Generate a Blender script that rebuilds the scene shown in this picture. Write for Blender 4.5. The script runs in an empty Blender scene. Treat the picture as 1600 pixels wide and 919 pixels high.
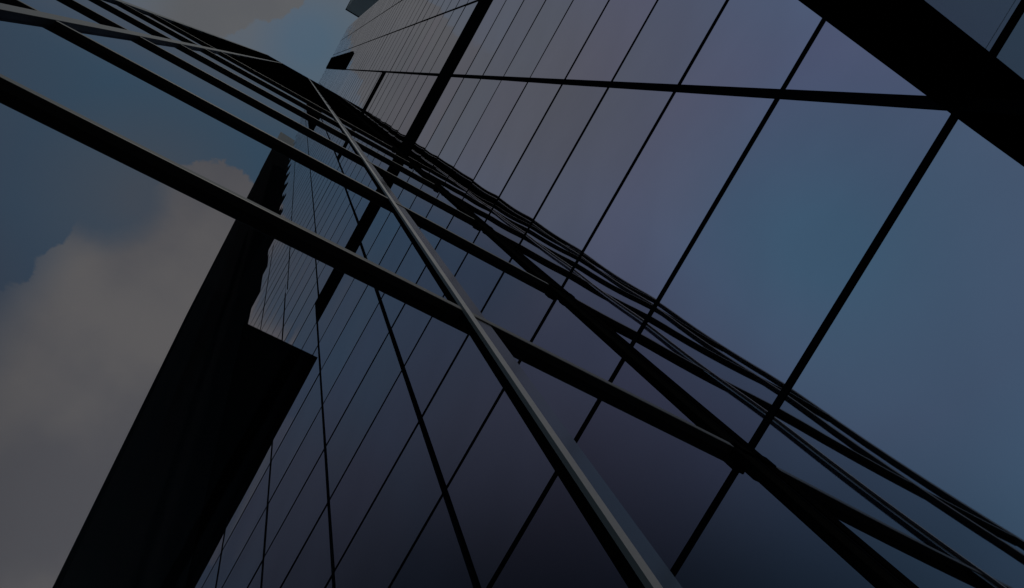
import bpy, bmesh, math, random
from mathutils import Vector, Matrix
random.seed(7)
D = 5.0                                   # metres from the camera to the mirror facade; lengths below are in D
GZ = -0.34                                # ground level (camera is 1.7 m above it)
CR = ((0.84009764, -0.49188249, -0.22866477),     # camera right
      (0.43906579, 0.8641702, -0.24582738),       # camera down
      (0.31852347, 0.10612012, 0.94195611))       # camera forward
FL = 1359.2148558759145                   # focal length in pixels of the 1600 px wide photograph
scene = bpy.context.scene
COL = scene.collection

# ------------------------------------------------------------------ helpers
def proj(p):
    d = [sum(CR[i][k]*p[k] for k in range(3)) for i in range(3)]
    if d[2] <= 1e-6: return None
    return d[0]/d[2]*FL+800, d[1]/d[2]*FL+459.5

def bm_box(bm, lo, hi):
    vs = [bm.verts.new((x*D, y*D, z*D)) for x in (lo[0], hi[0]) for y in (lo[1], hi[1]) for z in (lo[2], hi[2])]
    for f in ((0,1,3,2), (4,6,7,5), (0,4,5,1), (2,3,7,6), (0,2,6,4), (1,5,7,3)):
        bm.faces.new([vs[i] for i in f])
    return vs

def bm_prism(bm, poly, axis, a, b):
    """extrude a polygon along one axis (0 x, 1 y, 2 z) from a to b; poly lists the other two coordinates in order"""
    def P(u, v, w):
        c = [u, v]; c.insert(axis, w); return Vector(c)*D
    A = [bm.verts.new(P(u, v, a)) for u, v in poly]; B = [bm.verts.new(P(u, v, b)) for u, v in poly]
    n = len(poly)
    bm.faces.new(A); bm.faces.new(B[::-1])
    for i in range(n):
        j = (i+1) % n
        bm.faces.new((A[i], A[j], B[j], B[i]))

def obj(name, bm, mat, parent=None, smooth=False, bevel=0.0, centre=True):
    bmesh.ops.recalc_face_normals(bm, faces=bm.faces[:])
    c = Vector((0, 0, 0))
    if centre and len(bm.verts):
        lo = Vector([min(v.co[k] for v in bm.verts) for k in range(3)]); hi = Vector([max(v.co[k] for v in bm.verts) for k in range(3)])
        c = (lo+hi)/2
        for v in bm.verts: v.co -= c
    me = bpy.data.meshes.new(name); bm.to_mesh(me); bm.free()
    me.materials.append(mat)
    if smooth:
        for p in me.polygons: p.use_smooth = True
    o = bpy.data.objects.new(name, me); COL.objects.link(o)
    if parent is not None:
        o.parent = parent
        q = parent
        while q is not None: c = c-q.location; q = q.parent
    o.location = c
    if bevel:
        m = o.modifiers.new('bevel', 'BEVEL'); m.width = bevel; m.segments = 2; m.limit_method = 'ANGLE'
    return o

def box(name, lo, hi, mat, parent=None, bevel=0.0):
    bm = bmesh.new(); bm_box(bm, lo, hi)
    return obj(name, bm, mat, parent, bevel=bevel)

def thing(name, label, cat, loc):
    o = bpy.data.objects.new(name, None); COL.objects.link(o)
    o.location = Vector(loc)*D; o['label'] = label; o['category'] = cat
    o.empty_display_size = 0.3
    return o

# ------------------------------------------------------------------ materials
def mat(name):
    m = bpy.data.materials.new(name); m.use_nodes = True
    nt = m.node_tree; nt.nodes.clear()
    return m, nt, nt.nodes.new('ShaderNodeOutputMaterial')

def paint(name, col, rough=0.5, metal=0.0, spec=0.3, var=0.25, scale=3.0, bump=0.0):
    m, nt, out = mat(name)
    b = nt.nodes.new('ShaderNodeBsdfPrincipled')
    tc = nt.nodes.new('ShaderNodeTexCoord'); n = nt.nodes.new('ShaderNodeTexNoise')
    n.inputs['Scale'].default_value = scale; n.inputs['Detail'].default_value = 6
    nt.links.new(tc.outputs['Object'], n.inputs['Vector'])
    mr = nt.nodes.new('ShaderNodeMapRange')
    mr.inputs['To Min'].default_value = 1-var; mr.inputs['To Max'].default_value = 1+var
    nt.links.new(n.outputs['Fac'], mr.inputs['Value'])
    mx = nt.nodes.new('ShaderNodeVectorMath'); mx.operation = 'SCALE'
    mx.inputs[0].default_value = col[:3]
    nt.links.new(mr.outputs['Result'], mx.inputs['Scale'])
    nt.links.new(mx.outputs['Vector'], b.inputs['Base Color'])
    r2 = nt.nodes.new('ShaderNodeMapRange')
    r2.inputs['To Min'].default_value = max(0.05, rough-0.1); r2.inputs['To Max'].default_value = rough+0.1
    nt.links.new(n.outputs['Fac'], r2.inputs['Value']); nt.links.new(r2.outputs['Result'], b.inputs['Roughness'])
    b.inputs['Metallic'].default_value = metal; b.inputs['Specular IOR Level'].default_value = spec
    nt.links.new(b.outputs[0], out.inputs[0])
    return m

def mirror_glass(name, col):
    m, nt, out = mat(name)
    b = nt.nodes.new('ShaderNodeBsdfPrincipled')
    b.inputs['Metallic'].default_value = 1.0
    b.inputs['Roughness'].default_value = 0.015
    oi = nt.nodes.new('ShaderNodeObjectInfo')
    mr = nt.nodes.new('ShaderNodeMapRange')
    mr.inputs['To Min'].default_value = 0.90; mr.inputs['To Max'].default_value = 1.06
    nt.links.new(oi.outputs['Random'], mr.inputs['Value'])
    tc = nt.nodes.new('ShaderNodeTexCoord'); n = nt.nodes.new('ShaderNodeTexNoise')
    n.inputs['Scale'].default_value = 0.7; n.inputs['Detail'].default_value = 3
    nt.links.new(tc.outputs['Object'], n.inputs['Vector'])
    m2 = nt.nodes.new('ShaderNodeMapRange'); m2.inputs['To Min'].default_value = 0.92; m2.inputs['To Max'].default_value = 1.08
    nt.links.new(n.outputs['Fac'], m2.inputs['Value'])
    mu = nt.nodes.new('ShaderNodeMath'); mu.operation = 'MULTIPLY'
    nt.links.new(mr.outputs['Result'], mu.inputs[0]); nt.links.new(m2.outputs['Result'], mu.inputs[1])
    cr = nt.nodes.new('ShaderNodeValToRGB')
    cr.color_ramp.elements[0].color = (col[0]*0.95, col[1]*1.03, col[2]*1.0, 1); cr.color_ramp.elements[1].color = (col[0]*1.025, col[1]*0.99, col[2]*1.01, 1)
    wn = nt.nodes.new('ShaderNodeTexWhiteNoise'); wn.noise_dimensions = '1D'
    nt.links.new(oi.outputs['Random'], wn.inputs['W']); nt.links.new(wn.outputs['Value'], cr.inputs['Fac'])
    sc = nt.nodes.new('ShaderNodeVectorMath'); sc.operation = 'SCALE'
    nt.links.new(cr.outputs['Color'], sc.inputs[0])
    nt.links.new(mu.outputs[0], sc.inputs['Scale']); nt.links.new(sc.outputs['Vector'], b.inputs['Base Color'])
    nt.links.new(b.outputs[0], out.inputs[0])
    return m

def tinted_glass(name, tint, gloss):
    m, nt, out = mat(name)
    t = nt.nodes.new('ShaderNodeBsdfTransparent'); t.inputs['Color'].default_value = (*tint, 1)
    g = nt.nodes.new('ShaderNodeBsdfGlossy'); g.inputs['Roughness'].default_value = 0.02
    g.inputs['Color'].default_value = (0.8, 0.85, 0.9, 1)
    mx = nt.nodes.new('ShaderNodeMixShader'); mx.inputs['Fac'].default_value = gloss
    nt.links.new(t.outputs[0], mx.inputs[1]); nt.links.new(g.outputs[0], mx.inputs[2])
    nt.links.new(mx.outputs[0], out.inputs[0])
    return m

M_MIRROR = mirror_glass('mirror_glazing', (0.685, 0.605, 0.70))
M_FRAME = paint('black_anodised_frame', (0.003, 0.003, 0.004), 0.6, 0.0, 0.0)
M_BAND = paint('black_spandrel', (0.0025, 0.0025, 0.003), 0.7, 0.0, 0.0)
M_CORE = paint('dark_core', (0.01, 0.01, 0.01), 0.9, 0, 0.0)
M_STEEL = paint('dark_grey_steel', (0.019, 0.018, 0.0185), 0.5, 0.0, 0.1, 0.2, 1.5)
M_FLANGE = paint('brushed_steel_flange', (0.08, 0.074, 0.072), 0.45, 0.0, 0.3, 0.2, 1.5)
M_WEB = paint('dark_satin_web', (0.005, 0.005, 0.005), 0.22, 0.0, 0.38, 0.2, 1.5)
M_BLACK = paint('matt_black_steel', (0.0015, 0.0015, 0.0015), 0.7, 0.0, 0.0)
M_DARKT = paint('black_tower_cladding', (0.003, 0.003, 0.0035), 0.8, 0.0, 0.0, 0.3, 0.05)
M_CAP = paint('grey_tower_cap', (0.035, 0.038, 0.04), 0.7, 0.0, 0.1, 0.2, 0.1)
M_GREYT = paint('brown_grey_cladding', (0.17, 0.15, 0.15), 0.7, 0.0, 0.1, 0.25, 0.05)
M_FIN = tinted_glass('tinted_screen_glass', (0.785, 0.785, 0.80), 0.002)
M_CANOPY = tinted_glass('smoky_canopy_glass', (0.60, 0.63, 0.62), 0.01)
M_ROAD = paint('asphalt', (0.045, 0.045, 0.048), 0.9, 0, 0.2, 0.3, 0.4)
M_PAVE = paint('grey_paving', (0.07, 0.07, 0.068), 0.85, 0, 0.2, 0.25, 0.8)

# ------------------------------------------------------------------ ground
bm = bmesh.new(); bm_prism(bm, [(-900, -900), (900, -900), (900, 900), (-900, 900)], 2, GZ-0.1, GZ)
g = obj('ground', bm, M_ROAD); g['kind'] = 'structure'
bm = bmesh.new(); bm_box(bm, (-1.9, -9.5, GZ-0.05), (1.0, 4.6, GZ+0.026))
g = obj('pavement', bm, M_PAVE); g['kind'] = 'structure'

# ------------------------------------------------------------------ mirror-glass tower
F0, FS = 0.722, 0.6125                    # first floor line and storey height
TOP = 42.0
tower = thing('glass_tower', 'tall tower with a mirror-glass curtain wall in black frames reflecting the sky', 'building', (1.0, 0, GZ))
END = [(0, 3.72), (13.2, 3.72), (13.6, 3.34), (17.2, 3.12), (19.0, 2.88), (24, 2.74), (30, 2.62), (36, 2.2), (42.5, 1.8)]
def lerp(tab, z):
    for (z0, y0), (z1, y1) in zip(tab, tab[1:]):
        if z <= z1: return y0+(y1-y0)*(z-z0)/(z1-z0)
    return tab[-1][1]
def yend(z, k):
    e = lerp(END, z)
    return e if z < 13 else e+0.13*((k % 3)/2.0-0.5)*2*min(1, (z-12)/6.0)
def shift(y, z):                          # upper storeys use a slightly narrower bay module
    if y < 0.5: return 0.0
    return 0.0 if z < 7.1 else (-0.05 if z < 10.1 else -0.10)
YS = [-9.0, -8.42, -7.70, -6.98, -6.26, -5.54, -4.82, -4.10, -3.375, -2.652, -1.93, -1.21, -0.512, 0.215, 0.963, 1.690, 2.402, 3.13, 3.72]
floors = [F0+FS*i for i in range(-1, 68)]
PX = 1.0                                  # face of the glass
panes = []
for k, z0 in enumerate(floors):
    z1 = z0+FS
    if z1 > TOP: break
    ye = yend((z0+z1)/2, k)
    for y0, y1 in zip(YS, YS[1:]):
        a = y0+shift(y0, z0+0.01); b = min(y1+shift(y1, z0+0.01), ye)
        if b-a < 0.05: continue
        if y1 <= -2.6 and z0 > 20: continue
        n = 0
        for i in range(8):
            for j in range(8):
                q = proj((PX, a+(b-a)*(i+.5)/8, z0+FS*(j+.5)/8))
                if q and 0 <= q[0] <= 1600 and 0 <= q[1] <= 919: n += 1
        area = 0
        if n:
            c = [proj((PX, *p)) for p in ((a, z0), (b, z0), (b, z1), (a, z1))]
            if all(c):
                area = abs(sum(c[i][0]*c[(i+1) % 4][1]-c[(i+1) % 4][0]*c[i][1] for i in range(4)))/2*n/64
        panes.append((area, a, b, z0, z1))
panes.sort(key=lambda t: -t[0])
def pane_mesh(bm, a, b, z0, z1, N, tilt, bulge):
    """one sheet of glass 24 mm thick, very slightly tilted and bowed like real toughened units"""
    g = 0.004; a += g; b -= g; z0 += g; z1 -= g
    tx, tz = (random.gauss(0, tilt) for _ in range(2))
    cy, cz = (a+b)/2*D, (z0+z1)/2*D; hy, hz = (b-a)/2*D, (z1-z0)/2*D
    bl = random.gauss(bulge, abs(bulge)*0.35)
    grid = []
    for i in range(N+1):
        row = []
        for j in range(N+1):
            u, v = -1+2*i/N, -1+2*j/N
            x = PX*D+tx*u*hy+tz*v*hz+bl*(1-u*u)*(1-v*v)
            row.append(bm.verts.new((x, cy+u*hy, cz+v*hz)))
        grid.append(row)
    fr = []
    for i in range(N):
        for j in range(N):
            fr.append(bm.faces.new((grid[i][j], grid[i][j+1], grid[i+1][j+1], grid[i+1][j])))
    bx = PX*D+0.024
    back = [bm.verts.new((bx, cy+s*hy, cz+t*hz)) for s, t in ((-1, -1), (1, -1), (1, 1), (-1, 1))]
    bm.faces.new(back)
    return fr
for area, a, b, z0, z1 in panes[:99]:
    bm = bmesh.new(); pane_mesh(bm, a, b, z0, z1, 8, 0.0010, 0.0065)
    for f in bm.faces: f.normal_update()
    o = obj('window_pane', bm, M_MIRROR, tower)
    for p in o.data.polygons: p.use_smooth = len(o.data.polygons) > 1 and p.index < 64
bm = bmesh.new()
for area, a, b, z0, z1 in panes[99:]:
    pane_mesh(bm, a, b, z0, z1, 1, 0.0011, 0)
o = obj('window_pane', bm, M_MIRROR, tower); o['kind'] = 'stuff'
# the solid body behind the glass, cut to the stepped end
body = [(-9.0, GZ), (3.66, GZ), (3.66, 13.1)]+[(y-0.22, z) for z, y in END[2:-1]]+[(1.6, TOP-0.1), (-2.6, TOP-0.1), (-2.6, 20.0), (-9.0, 20.0)]
bm = bmesh.new(); bm_prism(bm, body, 0, 1.008, 1.02)
obj('core_wall', bm, M_CORE, tower)
# floor lines
for k, z in enumerate(floors):
    if z > TOP: break
    ye = yend(z, k)-0.01; ys = -9.0 if z < 20 else -2.6
    h = 0.0105 if z < 2.2 else 0.0085 if z < 4.5 else 0.0072
    if z > 9: h *= random.choice((0.5, 0.7, 1.0, 1.5, 2.4))
    box('transom', (PX-0.0015, ys, z-h), (PX+0.006, ye, z+h), M_FRAME, tower)
# uprights
for y in YS[1:-1]:
    w = 0.0125 if y in (-0.512, 0.963) else 0.0095
    zt = 20 if y < -2.6 else (TOP if y < 1.5 else 33 if y < 2 else 27 if y < 2.6 else 16)
    segs = [(GZ, 7.1), (7.1, 10.1), (10.1, zt)] if y > 0.5 else [(GZ, zt)]
    for s0, s1 in segs:
        yy = y+shift(y, s0+0.01)
        box('mullion', (PX-0.0025, yy-w, s0), (PX+0.004, yy+w, s1), M_FRAME, tower)
# black spandrel bands
box('spandrel_band', (PX-0.004, -9.0, 6.80), (PX+0.003, 1.70, 7.42), M_BAND, tower)
box('spandrel_band', (PX-0.0035, -0.498, 12.2), (PX+0.003, 0.86, 12.75), M_BAND, tower)
# louvred black bays under the roof
for y0, y1 in ((-1.05, -0.50), (0.80, 1.42)):
    bm = bmesh.new(); bm_box(bm, (PX-0.02, y0, 24.4), (PX+0.003, y1, 41.2))
    for i in range(27):
        z = 24.6+i*0.62
        bm_box(bm, (PX-0.05, y0+0.02, z), (PX-0.02, y1-0.02, z+0.12))
    o = obj('louvre_panel', bm, M_BLACK, tower)
# black cladding with a raking edge low on the far end
bm = bmesh.new(); bm_prism(bm, [(1.765, 6.17), (3.74, 6.05), (3.74, 13.15)], 0, PX-0.03, PX+0.003)
o = obj('cladding_panel', bm, M_BLACK, tower); o['label'] = 'black cladding with a raking edge'

# ------------------------------------------------------------------ glazed wing screen standing off the facade
fin = thing('glass_screen', 'tall glazed steel screen of stacked horizontal bars standing out from the mirror facade', 'screen', (0.39, 0.22, GZ))
FT = 33.0
XO = -1.16
bz = [1.30-1.228+1.228*i for i in range(0, 27)]
for z in bz:
    bm = bmesh.new()
    if z < 8.3: bm_box(bm, (XO, 0.205, z), (0.984, 0.237, z+0.024))
    else: bm_box(bm, (XO, 0.203, z), (0.984, 0.254, z+0.034))
    o = obj('beam', bm, M_STEEL if z < 8.3 else M_BLACK, fin, bevel=0.01)
for z in bz[1:8]:
    box('bracket', (0.960, 0.200, z-0.006), (0.988, 0.242, z+0.032), M_BLACK, fin, bevel=0.01)
def post(x0, x1, y0, y1, m, flange=None):
    o = box('post', (x0, y0, GZ), (x1, y1, FT), m, fin, bevel=0.006)
    if flange:
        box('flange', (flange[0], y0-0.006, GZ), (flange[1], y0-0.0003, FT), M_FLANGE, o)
    return o
bright = post(0.3812, 0.3934, 0.2065, 0.2192, M_BLACK, (0.3807, 0.3930))
box('web', (0.3936, 0.2072, GZ), (0.4340, 0.2188, FT), M_WEB, bright)
post(-0.617, -0.577, 0.2030, 0.2290, M_STEEL)
post(XO-0.04, XO+0.03, 0.2030, 0.2320, M_STEEL)
post(0.944, 0.985, 0.2050, 0.2230, M_BLACK)
xs = [(XO, -0.598), (-0.597, 0.425), (0.426, 0.981)]
for z0, z1 in zip([GZ]+bz, bz):
    for x0, x1 in xs:
        box('glass_pane', (x0, 0.2195, z0+(0.0345 if z0 > 8.3 else 0.0245 if z0 > GZ else 0)), (x1, 0.2215, z1-0.001), M_FIN, fin)

# ------------------------------------------------------------------ canopy
can = thing('canopy', 'black canopy with a heavy edge beam and smoky glass on the mirror facade', 'canopy', (0.97, -0.55, 1.335))
box('edge_beam', (0.54, -0.612, 1.337), (0.9975, -0.503, 1.377), M_BLACK, can, bevel=0.01)
box('glass_panel', (0.54, -2.4, 1.358), (0.9995, -0.613, 1.362), M_CANOPY, can)

# ------------------------------------------------------------------ black tower beyond the end of the facade
Y0 = 7.0
dark = thing('dark_tower', 'black featureless tower rising behind the far end of the mirror facade', 'building', (1.6, Y0+1.5, GZ))
def leftx(z): return lerp([(GZ, 0.29), (10.5, 0.318), (33.0, 0.471), (88.0, 1.14), (90, 1.15)], z)
bm = bmesh.new(); bm_prism(bm, [(leftx(GZ), GZ), (3.4, GZ), (3.05, 82.0), (leftx(82), 82.0), (leftx(33), 33.0), (leftx(10.5), 10.5)], 1, Y0, Y0+3.0)
obj('wall', bm, M_DARKT, dark)
bm = bmesh.new(); bm_prism(bm, [(1.05, 82.05), (3.1, 82.05), (3.1, 94.5), (1.22, 96.5)], 1, Y0-0.05, Y0+3.1)
obj('parapet', bm, M_CAP, dark)

# ------------------------------------------------------------------ grey tower behind the low part of the roof
gy = -5.9
grey = thing('grey_tower', 'brownish grey tower top showing above the roof edge of the mirror-glass tower', 'building', (1.7, gy-1.5, GZ))
box('wall', (1.03, gy-3.0, GZ), (2.28, gy, 75.5), M_GREYT, grey)
box('parapet', (1.00, gy-3.03, 75.5), (2.31, gy+0.03, 76.3), M_BLACK, grey)

# ------------------------------------------------------------------ light
SD = Vector((-0.02, -0.76, 0.65)).normalized()          # towards the sun
sun = bpy.data.lights.new('sun', 'SUN'); sun.energy = 3.0; sun.angle = math.radians(0.5); sun.color = (1, 0.95, 0.88)
so = bpy.data.objects.new('sun', sun); COL.objects.link(so)
so.rotation_euler = (-SD).to_track_quat('-Z', 'Y').to_euler()

world = bpy.data.worlds.new('World'); scene.world = world; world.use_nodes = True
nt = world.node_tree; nt.nodes.clear()
L = nt.links.new
out = nt.nodes.new('ShaderNodeOutputWorld'); bg = nt.nodes.new('ShaderNodeBackground'); bg.inputs['Strength'].default_value = 0.1
sky = nt.nodes.new('ShaderNodeTexSky'); sky.sky_type = 'NISHITA'; sky.sun_disc = False
sky.sun_elevation = math.asin(SD.z); sky.sun_rotation = math.atan2(SD.x, SD.y)
sky.air_density = 1.0; sky.dust_density = 1.0; sky.ozone_density = 1.0
tc = nt.nodes.new('ShaderNodeTexCoord')
def math_node(op, a, b=None, clamp=False):
    n = nt.nodes.new('ShaderNodeMath'); n.operation = op; n.use_clamp = clamp
    for i, v in enumerate((a, b)):
        if v is None: continue
        if isinstance(v, (int, float)): n.inputs[i].default_value = v
        else: L(v, n.inputs[i])
    return n.outputs[0]
def noise(scale, detail, rough=0.5):
    n = nt.nodes.new('ShaderNodeTexNoise'); n.inputs['Scale'].default_value = scale; n.inputs['Detail'].default_value = detail
    n.inputs['Roughness'].default_value = rough
    L(tc.outputs['Generated'], n.inputs['Vector']); return n.outputs['Fac']
def blob(c, deg_in, deg_out):
    """1 inside deg_in degrees of direction c, 0 outside deg_out"""
    c = Vector(c).normalized()
    d = nt.nodes.new('ShaderNodeVectorMath'); d.operation = 'DOT_PRODUCT'; d.inputs[1].default_value = c
    L(tc.outputs['Generated'], d.inputs[0])
    ac = math_node('ARCCOSINE', math_node('MINIMUM', d.outputs['Value'], 1.0))
    mr = nt.nodes.new('ShaderNodeMapRange'); mr.interpolation_type = 'LINEAR'
    mr.inputs['From Min'].default_value = math.radians(deg_in); mr.inputs['From Max'].default_value = math.radians(deg_out)
    mr.inputs['To Min'].default_value = 1; mr.inputs['To Max'].default_value = 0
    L(ac, mr.inputs['Value']); return mr.outputs['Result']
def vmax(lst):
    r = lst[0]
    for x in lst[1:]: r = math_node('MAXIMUM', r, x)
    return r
def sstep(v, a, b, lo=0.0, hi=1.0):
    mr = nt.nodes.new('ShaderNodeMapRange'); mr.interpolation_type = 'SMOOTHSTEP'
    for k, x in (('From Min', a), ('From Max', b), ('To Min', lo), ('To Max', hi)): mr.inputs[k].default_value = x
    L(v, mr.inputs['Value']); return mr.outputs['Result']
def pix(x, y):
    r = ((x-800)/FL, (y-459.5)/FL, 1.0)
    return Vector([sum(CR[i][k]*r[i] for i in range(3)) for k in range(3)]).normalized()
n1 = noise(9, 14, 0.68); n2 = noise(3.0, 4)
# crisp cumulus bank low on the left of the view, and one near the zenith
def crispy(cs, amp):
    v = vmax([blob(pix(*p), r*0.25, r*1.35) for p, r in cs])
    v = math_node('ADD', v, math_node('MULTIPLY', math_node('SUBTRACT', n1, 0.5), amp))
    return sstep(v, 0.41, 0.455)
bank = crispy((((70, 640), 8.2), ((215, 480), 6.6), ((330, 365), 5.0), ((60, 900), 9.0), ((330, 700), 8.0)), 0.75)
sx = nt.nodes.new('ShaderNodeSeparateXYZ'); L(tc.outputs['Generated'], sx.inputs[0])
bank = math_node('MULTIPLY', bank, sstep(math_node('ADD', sx.outputs['X'], math_node('MULTIPLY', math_node('SUBTRACT', n2, 0.5), 0.08)), -0.17, -0.095))
bank = math_node('MULTIPLY', bank, math_node('SUBTRACT', 1.0, sstep(math_node('ADD', blob((-0.112, 0.205, 0.972), 1.0, 5.2), math_node('MULTIPLY', math_node('SUBTRACT', n1, 0.5), 0.5)), 0.2, 0.75)))
zen = crispy((((300, -60), 5.2), ((410, -60), 3.8)), 0.75)
zen = math_node('MULTIPLY', zen, sstep(sx.outputs['X'], -0.19, -0.12))
hole = math_node('SUBTRACT', 1.0, math_node('MULTIPLY', blob(pix(480, 62), 1.0, 3.4), 0.65))
softA = vmax([blob(c, a, r) for c, a, r in (((-0.15, -0.10, 0.98), 6, 20), ((-0.06, 0.2, 0.98), 1, 7))])
softA = math_node('MULTIPLY', math_node('MULTIPLY', softA, hole), sstep(n2, 0.25, 0.65, 0.7, 1.0))
softB = math_node('MULTIPLY', vmax([blob((-0.42, -0.09, 0.90), 6, 26), blob((-0.26, -0.19, 0.95), 5, 16)]), sstep(n2, 0.25, 0.65, 0.7, 1.0))
teal = math_node('MULTIPLY', blob((-0.555, -0.11, 0.825), 2, 12), 0.8)
veil = math_node('MULTIPLY', vmax([blob((-0.40, 0.27, 0.87), 5, 18), blob((-0.24, 0.42, 0.88), 4, 14)]), 0.9)
gate = math_node('SUBTRACT', 1.0, math_node('MULTIPLY', sstep(sx.outputs['Y'], 0.02, 0.11), sstep(sx.outputs['X'], -0.36, -0.29)))
softA = math_node('MULTIPLY', softA, gate); softB = math_node('MULTIPLY', softB, gate)
wisp = math_node('MULTIPLY', blob((-0.075, 0.20, 0.977), 1, 7), 0.6)
def mixcol(f, a, b):
    m = nt.nodes.new('ShaderNodeMix'); m.data_type = 'RGBA'
    for v, k in ((f, 'Factor'), (a, 'A'), (b, 'B')):
        if isinstance(v, tuple): m.inputs[k].default_value = (*v, 1)
        else: L(v, m.inputs[k])
    return m.outputs['Result']
ccol = mixcol(sstep(noise(5, 6), 0.35, 0.65), (2.35, 2.37, 2.6), (3.3, 3.18, 3.15))
hs = nt.nodes.new('ShaderNodeHueSaturation'); hs.inputs['Saturation'].default_value = 0.72; hs.inputs['Value'].default_value = 1.35
L(sky.outputs[0], hs.inputs['Color'])
tint = nt.nodes.new('ShaderNodeVectorMath'); tint.operation = 'MULTIPLY'; tint.inputs[1].default_value = (0.63, 0.95, 1.0)
L(hs.outputs[0], tint.inputs[0])
c = mixcol(softB, tint.outputs['Vector'], (2.12, 2.68, 4.25))
c = mixcol(teal, c, (1.30, 3.3, 4.75))
c = mixcol(veil, c, (1.24, 1.50, 2.12))
c = mixcol(softA, c, (2.2, 2.46, 2.82))
c = mixcol(wisp, c, (2.0, 2.1, 2.4))
c = mixcol(bank, c, ccol)
c = mixcol(zen, c, mixcol(sstep(noise(7, 6), 0.35, 0.65), (2.0, 2.1, 2.3), (2.26, 2.34, 2.48)))
dk = math_node('MULTIPLY', sstep(blob((-0.40, 0.55, 0.73), 5, 26), 0, 1, 1.0, 0.30), sstep(blob((-0.65, 0.5, 0.57), 13, 32), 0, 1, 1.0, 0.17))   # deep, dark stretch of sky away from the sun
fin_c = nt.nodes.new('ShaderNodeVectorMath'); fin_c.operation = 'SCALE'
L(c, fin_c.inputs[0]); L(dk, fin_c.inputs['Scale'])
L(fin_c.outputs['Vector'], bg.inputs['Color']); L(bg.outputs[0], out.inputs[0])

# ------------------------------------------------------------------ camera
cam = bpy.data.cameras.new('camera'); cam.sensor_width = 36; cam.lens = 36*FL/1600; cam.clip_end = 20000; cam.clip_start = 0.05
co = bpy.data.objects.new('camera', cam); COL.objects.link(co)
R_, D_, F_ = (Vector(v) for v in CR)
co.matrix_world = Matrix((R_, -D_, -F_)).transposed().to_4x4()
scene.camera = co
scene.view_settings.view_transform = 'Standard'; scene.view_settings.look = 'None'
scene.view_settings.gamma = 1; scene.view_settings.use_curve_mapping = False
scene.view_settings.exposure = -1.0
scene.cycles.max_bounces = 10; scene.cycles.transparent_max_bounces = 40; scene.cycles.glossy_bounces = 5
